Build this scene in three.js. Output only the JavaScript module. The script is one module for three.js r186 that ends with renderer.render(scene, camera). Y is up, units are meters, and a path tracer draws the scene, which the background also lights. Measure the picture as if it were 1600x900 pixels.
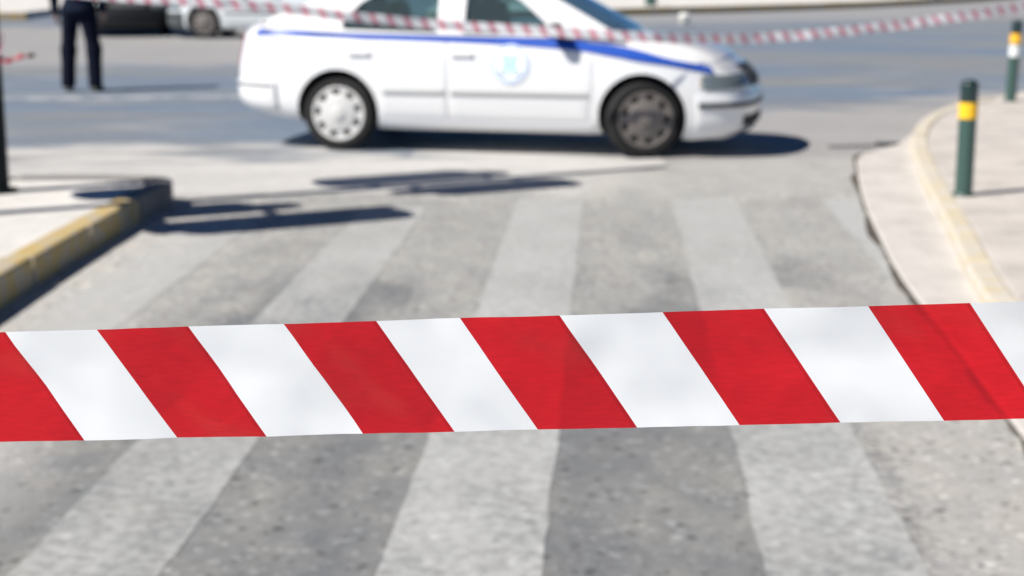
import * as THREE from 'three';
import { Sky } from 'three/addons/objects/Sky.js';
import { MarchingCubes } from 'three/addons/objects/MarchingCubes.js';
import { RoundedBoxGeometry } from 'three/addons/geometries/RoundedBoxGeometry.js';
import { mergeGeometries, mergeVertices } from 'three/addons/utils/BufferGeometryUtils.js';
import { Brush, Evaluator, SUBTRACTION } from 'three-bvh-csg';
import { createNoise2D, createNoise3D } from 'simplex-noise';

// ---------------------------------------------------------------- camera, sky, sun, exposure
const scene = new THREE.Scene();
const camera = new THREE.PerspectiveCamera(20.408, 16 / 9, 0.05, 3000);
camera.position.set(0, 1.58, 0);
camera.rotation.set(-11.75 * Math.PI / 180, 0, 0);
camera.focus = 1.1;
camera.userData.fStop = 9;
scene.add(camera);

const sunDir = new THREE.Vector3(-0.883 * Math.cos(0.82), Math.sin(0.82), 0.469 * Math.cos(0.82)).normalize();
const sky = new Sky();
sky.scale.setScalar(1000);
sky.name = 'sky';
sky.userData = { kind: 'structure' };
const su = sky.material.uniforms;
su.sunPosition.value.copy(sunDir);
su.turbidity.value = 1.6; su.rayleigh.value = 0.55; su.mieCoefficient.value = 0.002; su.mieDirectionalG.value = 0.75;
if (su.cloudCoverage) su.cloudCoverage.value = 0;
scene.add(sky);
scene.environmentIntensity = 0.1;

const sun = new THREE.DirectionalLight(new THREE.Color().setRGB(1, 0.95, 0.88), 5);
sun.position.copy(sunDir).multiplyScalar(60).add(new THREE.Vector3(0, 0, -18));
sun.target.position.set(0, 0, -18);
sun.castShadow = true;
sun.shadow.mapSize.set(4096, 4096);
sun.shadow.camera.left = -30; sun.shadow.camera.right = 30; sun.shadow.camera.top = 40; sun.shadow.camera.bottom = -40; sun.shadow.camera.far = 160;
sun.shadow.bias = -0.0005;
scene.add(sun, sun.target);

const renderer = new THREE.WebGLRenderer({ antialias: true });
renderer.toneMapping = THREE.LinearToneMapping;
renderer.toneMappingExposure = 1.34;
renderer.shadowMap.enabled = true;

// ---------------------------------------------------------------- helpers
function rng(seed) { let a = seed >>> 0; return () => { a = (a + 0x6D2B79F5) >>> 0; let t = a; t = Math.imul(t ^ (t >>> 15), t | 1); t ^= t + Math.imul(t ^ (t >>> 7), t | 61); return ((t ^ (t >>> 14)) >>> 0) / 4294967296; }; }
const R = rng(7);
const n2 = createNoise2D(rng(11)), n2b = createNoise2D(rng(12)), n3 = createNoise3D(rng(13));
const lerp = (a, b, t) => a + (b - a) * t;
const sat = t => Math.min(1, Math.max(0, t));
const ss = (a, b, x) => { const t = sat((x - a) / (b - a)); return t * t * (3 - 2 * t); };
const fbm = (x, y, o = 4) => { let s = 0, a = 0.5; for (let i = 0; i < o; i++) { s += a * n2(x, y); x = x * 2.03 + 7.1; y = y * 2.03 - 3.3; a *= 0.5; } return s; };
const V = (x, y, z) => new THREE.Vector3(x, y, z);
const taken = {};
function numbered(n) { const k = taken[n] = (taken[n] ?? -1) + 1; return k ? n + '_' + String(k).padStart(3, '0') : n; }
function pw(pts) { return x => { if (x <= pts[0][0]) return pts[0][1]; for (let i = 1; i < pts.length; i++) if (x <= pts[i][0]) { const [x0, y0] = pts[i - 1], [x1, y1] = pts[i]; return lerp(y0, y1, (x - x0) / (x1 - x0)); } return pts[pts.length - 1][1]; }; }
function smoothPw(pts) {            // monotone-ish cubic through the points
  const c = new THREE.SplineCurve(pts.map(p => new THREE.Vector2(...p))), s = c.getPoints(pts.length * 10).map(p => [p.x, p.y]);
  return pw(s);
}
function shadowed(o) { o.traverse(m => { if (m.isMesh) { m.castShadow = true; m.receiveShadow = true; } }); return o; }
function mesh(name, geo, mat, parent) { const m = new THREE.Mesh(geo, mat); m.name = name; if (parent) parent.add(m); shadowed(m); return m; }
function thing(name, label, category, pos = [0, 0, 0], turn = 0, group) {
  const o = new THREE.Group(); o.name = numbered(name); o.position.set(...pos); o.rotation.y = turn;
  o.userData = { label, category }; if (group) o.userData.group = group; scene.add(o); return o;
}
function struct(name, geo, mat) { const m = mesh(numbered(name), geo, mat, scene); m.userData = { kind: 'structure' }; return m; }
const std = (rgb, roughness = 0.8, extra = {}) => new THREE.MeshStandardMaterial({ color: new THREE.Color().setRGB(...rgb), roughness, ...extra });
const phys = (rgb, roughness, extra = {}) => new THREE.MeshPhysicalMaterial({ color: new THREE.Color().setRGB(...rgb), roughness, ...extra });
const toS = v => { v = sat(v); return 255 * (v <= 0.0031308 ? 12.92 * v : 1.055 * Math.pow(v, 1 / 2.4) - 0.055); };
function tex(w, h, fn, srgb = true) {  // fn(u, v) -> linear rgb
  const d = new Uint8Array(w * h * 4);
  for (let j = 0; j < h; j++) for (let i = 0; i < w; i++) {
    const c = fn((i + 0.5) / w, (j + 0.5) / h), k = 4 * (j * w + i);
    for (let q = 0; q < 3; q++) d[k + q] = srgb ? toS(c[q]) : 255 * sat(c[q]);
    d[k + 3] = 255;
  }
  const t = new THREE.DataTexture(d, w, h, THREE.RGBAFormat);
  t.wrapS = t.wrapT = THREE.RepeatWrapping; t.magFilter = THREE.LinearFilter; t.minFilter = THREE.LinearMipmapLinearFilter; t.generateMipmaps = true;
  if (srgb) t.colorSpace = THREE.SRGBColorSpace; t.needsUpdate = true; return t;
}
const mul = (c, k) => [c[0] * k, c[1] * k, c[2] * k];
const mix = (a, b, t) => [lerp(a[0], b[0], t), lerp(a[1], b[1], t), lerp(a[2], b[2], t)];

// flat polygon at height y from [x, z] points, uv in world metres mapped to a box
function flat(pts, y, box) {
  const s = new THREE.Shape(pts.map(([x, z]) => new THREE.Vector2(x, -z)));
  const g = new THREE.ShapeGeometry(s); g.rotateX(-Math.PI / 2); g.translate(0, y, 0); uvWorld(g, box); return g;
}
function slab(pts, y0, y1, box, bevel = 0.01) {   // solid plate with a softened top edge
  const s = new THREE.Shape(pts.map(([x, z]) => new THREE.Vector2(x, -z)));
  const g = new THREE.ExtrudeGeometry(s, { depth: y1 - y0 - bevel, bevelEnabled: true, bevelSize: bevel, bevelThickness: bevel, bevelOffset: -bevel, bevelSegments: 2, steps: 1 });
  g.rotateX(-Math.PI / 2); g.translate(0, y0, 0); uvWorld(g, box); return g;
}
function uvWorld(g, box = [0, 0, 1, 1]) {
  const p = g.attributes.position, uv = new Float32Array(p.count * 2), [x0, z0, w, h] = box;
  const nn = g.attributes.normal;
  for (let i = 0; i < p.count; i++) {
    const side = nn && Math.abs(nn.getY(i)) < 0.5;       // upright faces run along their length and height
    uv[2 * i] = (side ? p.getX(i) + p.getZ(i) - x0 : p.getX(i) - x0) / w; uv[2 * i + 1] = (side ? p.getY(i) : p.getZ(i) - z0) / h;
  }
  g.setAttribute('uv', new THREE.BufferAttribute(uv, 2));
}
function curve2(pts, n) { return new THREE.CatmullRomCurve3(pts.map(([x, z]) => V(x, 0, z)), false, 'centripetal').getSpacedPoints(n).map(p => [p.x, p.z]); }

// ---------------------------------------------------------------- ground
// fine aggregate relief shared by the asphalt
const grain = tex(512, 512, (u, v) => { const q = 0.5 + 0.5 * n2(u * 170, v * 170) * 0.6 + 0.3 * n2b(u * 60, v * 60) * 0.5; return [q, q, q]; }, false);

const blueAsphalt = [0.155, 0.198, 0.258], paleAsphalt = [0.36, 0.345, 0.33], greyAsphalt = [0.225, 0.228, 0.228], dust = [0.56, 0.54, 0.51];
// main road: bluish worn asphalt with pale dusty stretches where traffic has ground it down
const MB = [-22, -62, 44, 62];
const mainTex = tex(1408, 1984, (u, v) => {
  const X = MB[0] + u * MB[2], Z = MB[1] + v * MB[3];
  const a = fbm(X * 0.10, Z * 0.28, 4), b = fbm(X * 0.55 + 9, Z * 1.1, 4), c = n2b(X * 5, Z * 5);
  let col = mix(blueAsphalt, greyAsphalt, sat(0.35 + a * 1.1));
  // pale dust near the mouth of the side street
  const edge = X < -0.8 ? -12.85 + 0.14 * (X + 2) : pw([[-0.8, -13.2], [1.5, -15.6], [2.6, -16.4], [4.4, -17.6], [6, -19.2]])(X);
  col = mix(col, X < 1.2 ? dust : paleAsphalt, ss(-0.9, 0.7, Z - edge + b * 1.3) * 0.88);
  // pale strip of the far lane
  const st = ss(-23, -24.6, Z + b * 1.2 + X * 0.05) * (1 - ss(-35, -38, Z + b * 2)) * (1 - ss(-4, 0, X));
  col = mix(col, paleAsphalt, st * 0.75);
  const st2 = ss(-36, -39.5, Z + 0.55 * (X - 2) * 0.7 + b * 1.2) * ss(0, 3, X);
  col = mix(col, paleAsphalt, st2 * 0.6);
  const worn = ss(0.25, 0.6, fbm(X * 0.32 + 40, Z * 0.9 + 3, 3)) * 0.5;
  col = mix(col, paleAsphalt, worn * (Z > -23 ? 1 : 0.5));
  return mul(col, 1 + 0.10 * b + 0.05 * c);
});
const mainGrain = grain.clone(); mainGrain.repeat.set(60, 84); mainGrain.needsUpdate = true;
const gg = new THREE.PlaneGeometry(1600, 1600); gg.rotateX(-Math.PI / 2); gg.translate(0, -0.012, -300); uvWorld(gg, [0, 0, 9, 9]);
const farTex = tex(256, 256, (u, v) => mul(blueAsphalt, 1 + 0.12 * n2(u * 9, v * 9) + 0.06 * n2b(u * 40, v * 40)));
struct('ground', gg, new THREE.MeshStandardMaterial({ map: farTex, roughness: 0.9 }));
struct('main_road', flat([[-22, 0], [22, 0], [22, -62], [-22, -62]], -0.004, MB),
  new THREE.MeshStandardMaterial({ map: mainTex, roughness: 0.72, bumpMap: mainGrain, bumpScale: 0.003 }));

// side street with the crossing
const SB = [-3.6, -13, 7.2, 13];
const stones = (() => { const r = rng(31), m = {}; for (let i = 0; i < 26000; i++) { const x = lerp(-3.6, 3.6, r()), z = lerp(-11, -2.5, r()); (m[Math.floor(x * 12) + ',' + Math.floor(z * 12)] ??= []).push([x, z, 0.006 + r() * r() * 0.018, r() < 0.42 ? -1 : 1, r()]); } return m; })();
function stoneAt(X, Z) {
  let q = 0; const a = Math.floor(X * 12), b = Math.floor(Z * 12);
  for (let i = -1; i < 2; i++) for (let j = -1; j < 2; j++) for (const [x, z, r, s, k] of stones[(a + i) + ',' + (b + j)] ?? []) { const d = Math.hypot(X - x, Z - z); if (d < r) q = s * (0.5 + 0.5 * k) * (1 - ss(r * 0.6, r, d)); }
  return q;
}
const sideCol = (X, Z) => {
  const b = fbm(X * 1.1 + 3, Z * 0.5, 5), f = fbm(X * 13, Z * 13, 4), p = n2b(X * 42, Z * 42), q = fbm(X * 3.2 + 50, Z * 2.4, 4);
  let c = mix([0.172, 0.176, 0.179], [0.235, 0.235, 0.227], sat(0.45 + b * 1.1 + q * 0.5));
  c = mix(c, [0.37, 0.365, 0.345], ss(-0.5, 0.55, -(Z + 7.2) * 0.5 + b * 0.9) * 0.75);       // paler toward the junction
  const xr = X - 0.06 * (-3.9 - Z);
  c = mix(c, [0.43, 0.415, 0.39], ss(0.86, 1.2, xr + b * 0.25 + f * 0.12) * (0.8 - 0.6 * ss(-6.6, -8.4, Z)));            // dusty gutter side
  c = mix(c, [0.48, 0.465, 0.44], ss(-1.3, -1.95, X + b * 0.3 + f * 0.12) * 0.8);            // dusty kerb side
  c = mix(c, dust, ss(-10.2, -11.3, Z + b * 0.8 - 0.25 * X) * 0.8 * (1 - 0.75 * ss(-0.2, 1.4, X)));
  const stain = ss(0.28, 0.5, fbm(X * 0.9 + 77, Z * 0.7 + 5, 3));
  c = mul(c, 1 - 0.10 * stain);
  const m = 1 + 0.20 * f + 0.08 * p + 0.10 * q;
  return [c[0] * m * (1 + 0.03 * q), c[1] * m, c[2] * m * (1 - 0.04 * q)];
};
const sideTex = tex(1152, 2048, (u, v) => {
  const X = SB[0] + u * SB[2], Z = SB[1] + v * SB[3];
  return mul(sideCol(X, Z), (1 + 0.62 * stoneAt(X, Z)));
});
const sideGrain = grain.clone(); sideGrain.repeat.set(9, 16); sideGrain.needsUpdate = true;
const gutter = curve2([[1.5, 2], [1.52, -1], [1.6, -3.6], [1.7, -5.09], [1.8, -6.2], [1.93, -7.75], [2.085, -8.93], [2.28, -10.24], [2.6, -11.97], [2.79, -12.75], [3.25, -13.45]], 40);
struct('side_street', flat([[-2.6, 2], [-2.6, -10.7], [-0.85, -10.75], [0.36, -11.5], [0.97, -12.1], [1.49, -12.4], [2.75, -12.76], ...gutter.slice().reverse().filter(p => p[1] > -12.7).map(([x, z]) => [x + 0.05, z])], 0, SB),
  new THREE.MeshStandardMaterial({ map: sideTex, roughness: 0.82, bumpMap: sideGrain, bumpScale: 0.004 }));

// zebra stripes: worn paint, edges chewed by traffic
const white = [0.43, 0.435, 0.425];
function stripe(x0, z0, z1, w, seed, xmax = 99) {
  const N = 60, L = [], Rr = [];
  for (let i = 0; i <= N; i++) {
    const z = lerp(z0, z1, i / N), sh = 0.06 * (-3.92 - z);
    const e = k => 0.004 * n2(z * 1.3 + seed * 9, k) + 0.006 * n2b(z * 14, k + seed) + 0.006 * n2(z * 37, k + seed);
    L.push([x0 + sh + e(1), z + (i === N ? 0 : 0)]); Rr.push([Math.min(x0 + w + sh + e(5), xmax === 99 ? 99 : gutterX(z) - 0.03), z]);
  }
  return [...L, ...Rr.reverse()];
}
function gutterX(z) { for (let i = 1; i < gutter.length; i++) if (gutter[i][1] <= z) { const [xa, za] = gutter[i - 1], [xb, zb] = gutter[i]; return lerp(xa, xb, (z - za) / (zb - za)); } return 3; }
const stripeTex = tex(1152, 2048, (u, v) => {
  const X = SB[0] + u * SB[2], Z = SB[1] + v * SB[3];
  const f = fbm(X * 13 + 20, Z * 13, 4), b = fbm(X * 1.3, Z * 0.8 + 30, 3), g = n2b(X * 55, Z * 55);
  const wear = sat(0.42 + 0.2 * ss(-0.5, -1.0, X + 0.3 * f) + 0.55 * b + 0.7 * f + 0.18 * g);
  return mul(mix(white, sideCol(X, Z), wear * (X > 1.75 ? 0.45 : 0.78)), (1 + 0.28 * stoneAt(X, Z)));
});
const stripeMat = new THREE.MeshStandardMaterial({ map: stripeTex, roughness: 0.7, bumpMap: sideGrain, bumpScale: 0.002 });
const crossing = [['leftmost pale crossing stripe, beside the kerb of the island', -2.28, -2.6, -9.6, 0.40], ['worn white crossing stripe, first one to the left of the middle one', -1.315, -2.6, -10.1, 0.40],
  ['worn white crossing stripe in the middle of the street', -0.35, -2.6, -10.5, 0.43], ['worn white crossing stripe, first one to the right of the middle one', 0.665, -2.6, -10.5, 0.42],
  ['short pale crossing stripe cut off by the gutter edge', 1.65, -6.2, -10.5, 0.42]];
crossing.forEach(([label, x0, z0, z1, w], i) => { const m = struct('crossing_stripe', flat(stripe(x0, z0, z1, w, i + 1, i === 4 ? 1 : 99), 0.002, SB), stripeMat); m.userData.label = label; });

// worn transverse line on the main road
{ const L = [], Q = []; for (let i = 0; i <= 30; i++) { const x = lerp(-9, -2.4, i / 30), z = -17.9 - 0.13 * (x + 5); L.push([x, z + 0.02 * n2(x * 3, 1)]); Q.push([x, z - 0.38 + 0.02 * n2(x * 3, 8)]); }
  struct('road_marking', flat([...L, ...Q.reverse()], 0.0, [0, 0, 2.3, 2.3]), new THREE.MeshStandardMaterial({ roughness: 0.75, map: tex(512, 512, (u, v) => mix([0.38, 0.40, 0.43], blueAsphalt, ss(-0.25, 0.45, fbm(u * 5, v * 5, 5)) * 0.85)) })); }
// concrete, kerb and paving materials
const concreteTex = (base, seed, amp = 1) => tex(512, 512, (u, v) => { const a = fbm(u * 4 + seed, v * 4, 5), b = n2b(u * 60, v * 60 + seed), s = ss(0.3, 0.55, fbm(u * 6 + seed * 3, v * 6 + 5, 4)); return mul(base, 1 + amp * (0.16 * a + 0.06 * b - 0.14 * s)); });
const paveTex = concreteTex([0.62, 0.60, 0.565], 3);
const paveMat = new THREE.MeshStandardMaterial({ map: paveTex, roughness: 0.88 });
const apronMat = new THREE.MeshStandardMaterial({ map: concreteTex([0.53, 0.50, 0.465], 21, 1.1), roughness: 0.88 });
const rightPaveMat = new THREE.MeshStandardMaterial({ map: concreteTex([0.52, 0.48, 0.44], 33, 1.2), roughness: 0.88 });
const yellowKerb = s => new THREE.MeshStandardMaterial({ roughness: 0.75, map: tex(256, 256, (u, v) => { const a = fbm(u * 5 + s, v * 5, 5), w = ss(-0.12, 0.3, a + 0.12 * n2b(u * 50, v * 50)); return mul(mix([0.50, 0.37, 0.15], [0.40, 0.355, 0.28], w * 0.85), 1 + 0.15 * a); }) });
const paleKerb = s => new THREE.MeshStandardMaterial({ roughness: 0.8, map: tex(256, 256, (u, v) => { const a = fbm(u * 5 + s, v * 5, 5), w = ss(-0.25, 0.35, a + 0.12 * n2b(u * 50, v * 50)); return mul(mix([0.60, 0.52, 0.37], [0.54, 0.51, 0.465], w * 0.95), 1 + 0.12 * a); }) });
const farYellow = s => new THREE.MeshStandardMaterial({ roughness: 0.8, map: tex(128, 128, (u, v) => mul(mix([0.36, 0.25, 0.09], [0.30, 0.26, 0.2], ss(-0.1, 0.4, fbm(u * 4 + s, v * 4, 4))), 1 + 0.2 * fbm(u * 9, v * 9 + s, 3))) });
const fMats = [farYellow(3), farYellow(12)];
const yMats = [yellowKerb(1), yellowKerb(8), yellowKerb(15)], pMats = [paleKerb(2), paleKerb(9)];
const greyKerb = new THREE.MeshStandardMaterial({ map: concreteTex([0.20, 0.19, 0.18], 55, 1.4), roughness: 0.85 });

// a row of kerb stones along a polyline (outer face on the line, stone on the `side` of it), each stone a mesh
function kerbRow(parent, line, width, y0, y1, len, side, mats, rnd) {
  const c = new THREE.CatmullRomCurve3(line.map(([x, z]) => V(x, 0, z)), false, 'centripetal'), n = Math.max(1, Math.round(c.getLength() / len)), N = n * 6, pts = c.getSpacedPoints(N);
  const nor = pts.map((p, i) => { const a = pts[Math.max(0, i - 1)], b = pts[Math.min(N, i + 1)], d = b.clone().sub(a).normalize(); return V(-d.z * side, 0, d.x * side); });
  const made = [];
  for (let k = 0; k < n; k++) {
    const out = [], inn = [], gap = 0.011;
    for (let j = 0; j <= 6; j++) {
      const i = k * 6 + j, p = pts[i].clone(), d = pts[Math.min(N, i + 1)].clone().sub(pts[Math.max(0, i - 1)]).normalize();
      if (j === 0) p.addScaledVector(d, gap); if (j === 6) p.addScaledVector(d, -gap);
      out.push([p.x, p.z]); inn.push([p.x + nor[i].x * width, p.z + nor[i].z * width]);
    }
    let poly = [...out, ...inn.reverse()];
    const hgt = y1 + (rnd() - 0.5) * 0.012, g = slab(poly, y0, hgt, [rnd() * 3, rnd() * 3, 1.3, 1.3], 0.018);
    const m = mesh('kerb_stone', g, typeof mats === 'function' ? mats(k, n) : mats[Math.floor(rnd() * mats.length)], parent);
    m.rotation.y = 0; made.push(m);
  }
  return made;
}

// traffic island on the left
const isl = [[-2.36, 2], [-2.36, -1], [-2.35, -4], [-2.33, -7.3], [-2.29, -8.6], [-2.24, -9.6], [-2.19, -10.15], [-2.24, -10.4], [-2.48, -10.52], [-3.2, -10.52], [-6, -10.5], [-10, -10.4]];
const island = struct('island_pavement', slab([[-2.5, 2], [-2.47, -7.3], [-2.38, -9.6], [-2.335, -10.15], [-2.37, -10.3], [-2.6, -10.365], [-3.2, -10.365], [-6, -10.345], [-10, -10.24], [-10, 2]], -0.02, 0.142, [0, 0, 2.6, 2.6]), paveMat);
kerbRow(island, isl, 0.15, -0.02, 0.152, 0.95, -1, (k, n) => k === 12 || k === 13 || k === 14 ? greyKerb : yMats[k % 3], rng(3));

// apron, kerb and pavement on the right
const kerbR = [[2.02, 2], [2.02, -2], [2.03, -5], [2.09, -6.7], [2.2, -7.5], [2.5, -9.1], [2.73, -10.4], [3.06, -12.1], [3.42, -13.65], [3.98, -15.3], [4.65, -16.6], [6.2, -18.3], [9, -19.6], [14, -20.6], [22, -21]];
const kerbRs = curve2(kerbR, 60);
struct('kerb_apron', slab([...gutter, [3.55, -14.2], ...kerbRs.filter(p => p[1] > -14.2).reverse().map(([x, z]) => [x + 0.03, z])], -0.02, 0.022, [0, 0, 2.2, 2.2], 0.012), apronMat);
{ // dirt packed into the joint between asphalt and apron
  const c = curve2(gutter.filter(p => p[1] < 1), 120), L = [], Q = [];
  c.forEach(([x, z]) => { const w = 0.018 + 0.03 * ss(-0.3, 0.6, n2(z * 0.8, 4)) * (z < -8 ? 1.3 : 0.7) + 0.008 * n2b(z * 6, 1); L.push([x - w + 0.006 * n2(z * 20, 3), z]); Q.push([x + 0.02, z]); });
  const dm = new THREE.MeshStandardMaterial({ map: concreteTex([0.07, 0.058, 0.045], 71, 2), roughness: 0.95 });
  struct('gutter_joint', flat([...L, ...Q.reverse()], 0.006, [0, 0, 0.8, 0.8]), dm);
}
{ // dark strip and bars by the apron corner, painting in the sagging tape's shadow
  const dk = std([0.045, 0.043, 0.042], 0.8), d = struct('tape_shadow_strip', flat([[2.66, -13.38], [3.27, -13.53], [3.27, -13.63], [2.66, -13.48]], 0.002, [0, 0, 1, 1]), dk);
  for (let k = 0; k < 6; k++) mesh('shadow_bar', new THREE.BoxGeometry(0.018, 0.014, 0.2).translate(3.12 + k * 0.034, 0.008, -13.57), std([0.06, 0.06, 0.06], 0.5, { metalness: 0.6 }), d);
}
const pavR = struct('corner_pavement', slab([...kerbRs.map(([x, z], i) => { const q = kerbRs[Math.min(60, i + 1)], p = kerbRs[Math.max(0, i - 1)], L = Math.hypot(q[0] - p[0], q[1] - p[1]); return [x - (q[1] - p[1]) / L * 0.13, z + (q[0] - p[0]) / L * 0.13]; }), [22, 2]], -0.02, 0.085, [0, 0, 3.1, 3.1]), rightPaveMat);
kerbRow(pavR, kerbR, 0.13, -0.02, 0.09, 0.9, 1, pMats, rng(4));

// far side of the main road
const farLine = [[-2, -40.6], [2.75, -43.5], [9.6, -48.7], [15.3, -55.4], [19, -61]];
const farPave = struct('far_pavement', slab([[-2.2, -40.8], [2.68, -43.68], [9.46, -48.85], [15.15, -55.55], [18.8, -61], [18.8, -95], [-2.2, -95]], -0.02, 0.17, [0, 0, 4, 4]), paveMat);
kerbRow(farPave, farLine, 0.2, -0.02, 0.18, 1.0, -1, fMats, rng(5));
const farPaveL = struct('far_pavement', slab([[-30, -40.2], [-12.35, -40.75], [-12.35, -95], [-30, -95]], -0.02, 0.17, [0, 0, 4, 4]), paveMat);
kerbRow(farPaveL, [[-24, -39.95], [-18, -40.1], [-12.15, -40.55]], 0.2, -0.02, 0.18, 1.0, -1, fMats, rng(6));

// ---------------------------------------------------------------- barrier tapes
const streak = tex(256, 128, (u, v) => { const a = n2(u * 3, v * 26) * 0.5 + n2b(u * 9 + 4, v * 70) * 0.3, e = ss(0.945, 0.965, u) - ss(0.985, 0.995, u); const k = 1 + 0.13 * a - 0.2 * e; return [0.76 * k, 0.012 * k, 0.02 * k]; });
const tapeWhite = phys([0.875, 0.88, 0.87], 0.42, { transmission: 0.12, thickness: 0, ior: 1.45 });
const tapeRed = phys([1, 1, 1], 0.2, { map: streak, transmission: 0.5, thickness: 0, ior: 1.45 });
const tapeWhiteFar = phys([0.88, 0.88, 0.88], 0.4, { transmission: 0.05, thickness: 0 });
const tapeRedFar = phys([0.66, 0.09, 0.12], 0.3, { transmission: 0.3, thickness: 0 }), tapeBloomRed = phys([0.74, 0.30, 0.36], 0.35, { transmission: 0.2, thickness: 0 });  // the paler red has overexposure mixed into its colour
// frame(s) -> { p: centre, w: unit vector across the tape (downward), n: normal }; bounds: arc lengths of the colour changes on the top edge
function buildTape(parent, frame, width, bounds, shift, redFirst, mw, mr, nu, nv, ripple) {
  for (let k = 0; k + 1 < bounds.length; k++) {
    const pos = [], uv = [], idx = [];
    for (let j = 0; j <= nv; j++) for (let i = 0; i <= nu; i++) {
      const v = j / nv, s = lerp(bounds[k], bounds[k + 1], i / nu) + shift * v, f = frame(s);
      const q = f.p.clone().addScaledVector(f.w, (v - 0.5) * width).addScaledVector(f.n, ripple(s, v));
      pos.push(q.x, q.y, q.z); uv.push(i / nu, 1 - v);
    }
    for (let j = 0; j < nv; j++) for (let i = 0; i < nu; i++) { const a = j * (nu + 1) + i, b = a + nu + 1; idx.push(a, b, a + 1, b, b + 1, a + 1); }
    const g = new THREE.BufferGeometry(); g.setAttribute('position', new THREE.Float32BufferAttribute(pos, 3)); g.setAttribute('uv', new THREE.Float32BufferAttribute(uv, 2)); g.setIndex(idx); g.computeVertexNormals();
    const red = (k % 2 === 0) === redFirst; mesh(red ? 'red_stripe' : 'white_stripe', g, red ? mr : mw, parent);
  }
}
// the near one: straight and taut between two posts
{
  const A = V(-0.3645, 1.279, -1.1), B = V(0.3395, 1.317, -1.03), dir = B.clone().sub(A).normalize();
  const w = V(0, -1, 0).addScaledVector(dir, dir.y).normalize(), n = w.clone().cross(dir).negate().normalize(); if (n.z < 0) n.negate();
  const frame = s => ({ p: A.clone().addScaledVector(dir, s), w, n });
  const px = [22, 170, 315, 467, 612, 742, 897, 1055, 1210, 1367, 1520];
  const inner = px.map(p => 0.7085 * (p / 1600) * (1 + 0.03 * (1 - p / 1600)) - 0.0008);
  const bounds = [...inner];
  while (bounds[0] > -2.08) bounds.unshift(bounds[0] - 0.0655);
  while (bounds[bounds.length - 1] < 1.84) bounds.push(bounds[bounds.length - 1] + 0.0675);
  const k0 = bounds.indexOf(inner[0]);                       // the band that starts here is white
  const t = thing('barrier_tape', 'wide red and white striped barrier tape stretched across the foreground', 'barrier tape');
  buildTape(t, frame, 0.0805, bounds, 0.0495, k0 % 2 === 1, tapeWhite, tapeRed, 10, 8, (s, v) => 0.0016 * n2(s * 7, v * 1.2 + 3) + 0.0006 * n2b(s * 26 + v * 9, v * 3) + 0.0012 * (v - 0.5) ** 2 * 4);
  const ends = [[bounds[0] + 0.02, 'slim steel post holding the near end of foreground tape on the island side'], [bounds[bounds.length - 1] + 0.03, 'slim steel post holding the foreground tape on the apron side']];
  const steel = std([0.32, 0.33, 0.34], 0.4, { metalness: 0.7 });
  for (const [s, label] of ends) {
    const p = frame(s).p, base = p.x < 0 ? 0.0 : 0.085, o = thing('barrier_post', label, 'post', [p.x, base, p.z], 0, 'posts holding the foreground tape');
    const h = p.y - base + 0.1;
    mesh('pole', new THREE.CylinderGeometry(0.021, 0.021, h, 20).translate(0, h / 2, 0), steel, o);
    mesh('base', new THREE.LatheGeometry([[0, 0], [0.17, 0], [0.17, 0.018], [0.05, 0.045], [0.024, 0.06]].map(q => new THREE.Vector2(...q)), 28), steel, o);
    mesh('cap', new THREE.SphereGeometry(0.026, 18, 12).translate(0, h, 0), steel, o);
  }
}
// the second one sags across the road in front of the police car
{
  const pts = [[-5.8, 1.62, -11.7], [-4.2, 1.42, -11.8], [-3.044, 1.30, -11.9], [-2.363, 1.247, -12.0], [-1.765, 1.197, -12.1], [-1.156, 1.122, -12.2], [-0.486, 1.06, -12.28], [0.244, 1.015, -12.33], [0.989, 0.965, -12.45], [1.52, 0.94, -12.65], [1.955, 0.935, -12.85], [2.629, 0.973, -13.1], [3.54, 1.057, -13.45], [4.507, 1.175, -13.8], [5.6, 1.32, -14.1]].map(p => V(...p));
  const c = new THREE.CatmullRomCurve3(pts, false, 'centripetal'); c.arcLengthDivisions = 600; const L = c.getLength();
  const frame = s => { const u = sat(s / L), p = c.getPointAt(u), d = c.getTangentAt(u), tw = 0.25 * n2(s * 0.5, 2); const w = V(0, -1, 0).addScaledVector(d, d.y).normalize(), n = w.clone().cross(d).normalize(); if (n.z < 0) n.negate(); return { p, w: w.clone().multiplyScalar(Math.cos(tw)).addScaledVector(n, Math.sin(tw)), n }; };
  const bounds = []; for (let s = 0, k = 0; s < L - 0.08; s += k++ % 2 ? 0.079 : 0.05) bounds.push(s);  // white bands cut wider, building the bloom of overexposed light into them
  const t = thing('barrier_tape', 'thin sagging red and white tape hanging in front of the police car', 'barrier tape');
  buildTape(t, frame, 0.076, bounds, 0.045, true, tapeWhiteFar, tapeBloomRed, 2, 2, (s, v) => 0.006 * n2(s * 4, v));
  const dark = std([0.05, 0.055, 0.05], 0.5, { metalness: 0.3 });
  for (const [p, y0, label] of [[pts[0], 0, 'dark post tied to the far sagging tape beyond the island'], [pts[pts.length - 1], 0.085, 'dark post tied to the far sagging tape on the corner pavement']]) {
    const o = thing('tape_post', label, 'post', [p.x, y0, p.z], 0, 'posts holding the far tape'), h = p.y - y0 + 0.12;
    mesh('pole', new THREE.CylinderGeometry(0.025, 0.025, h, 16).translate(0, h / 2, 0), dark, o);
    mesh('cap', new THREE.SphereGeometry(0.032, 16, 10).translate(0, h, 0), dark, o);
    mesh('base', new THREE.CylinderGeometry(0.09, 0.11, 0.04, 20).translate(0, 0.02, 0), dark, o);
  }
}

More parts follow.
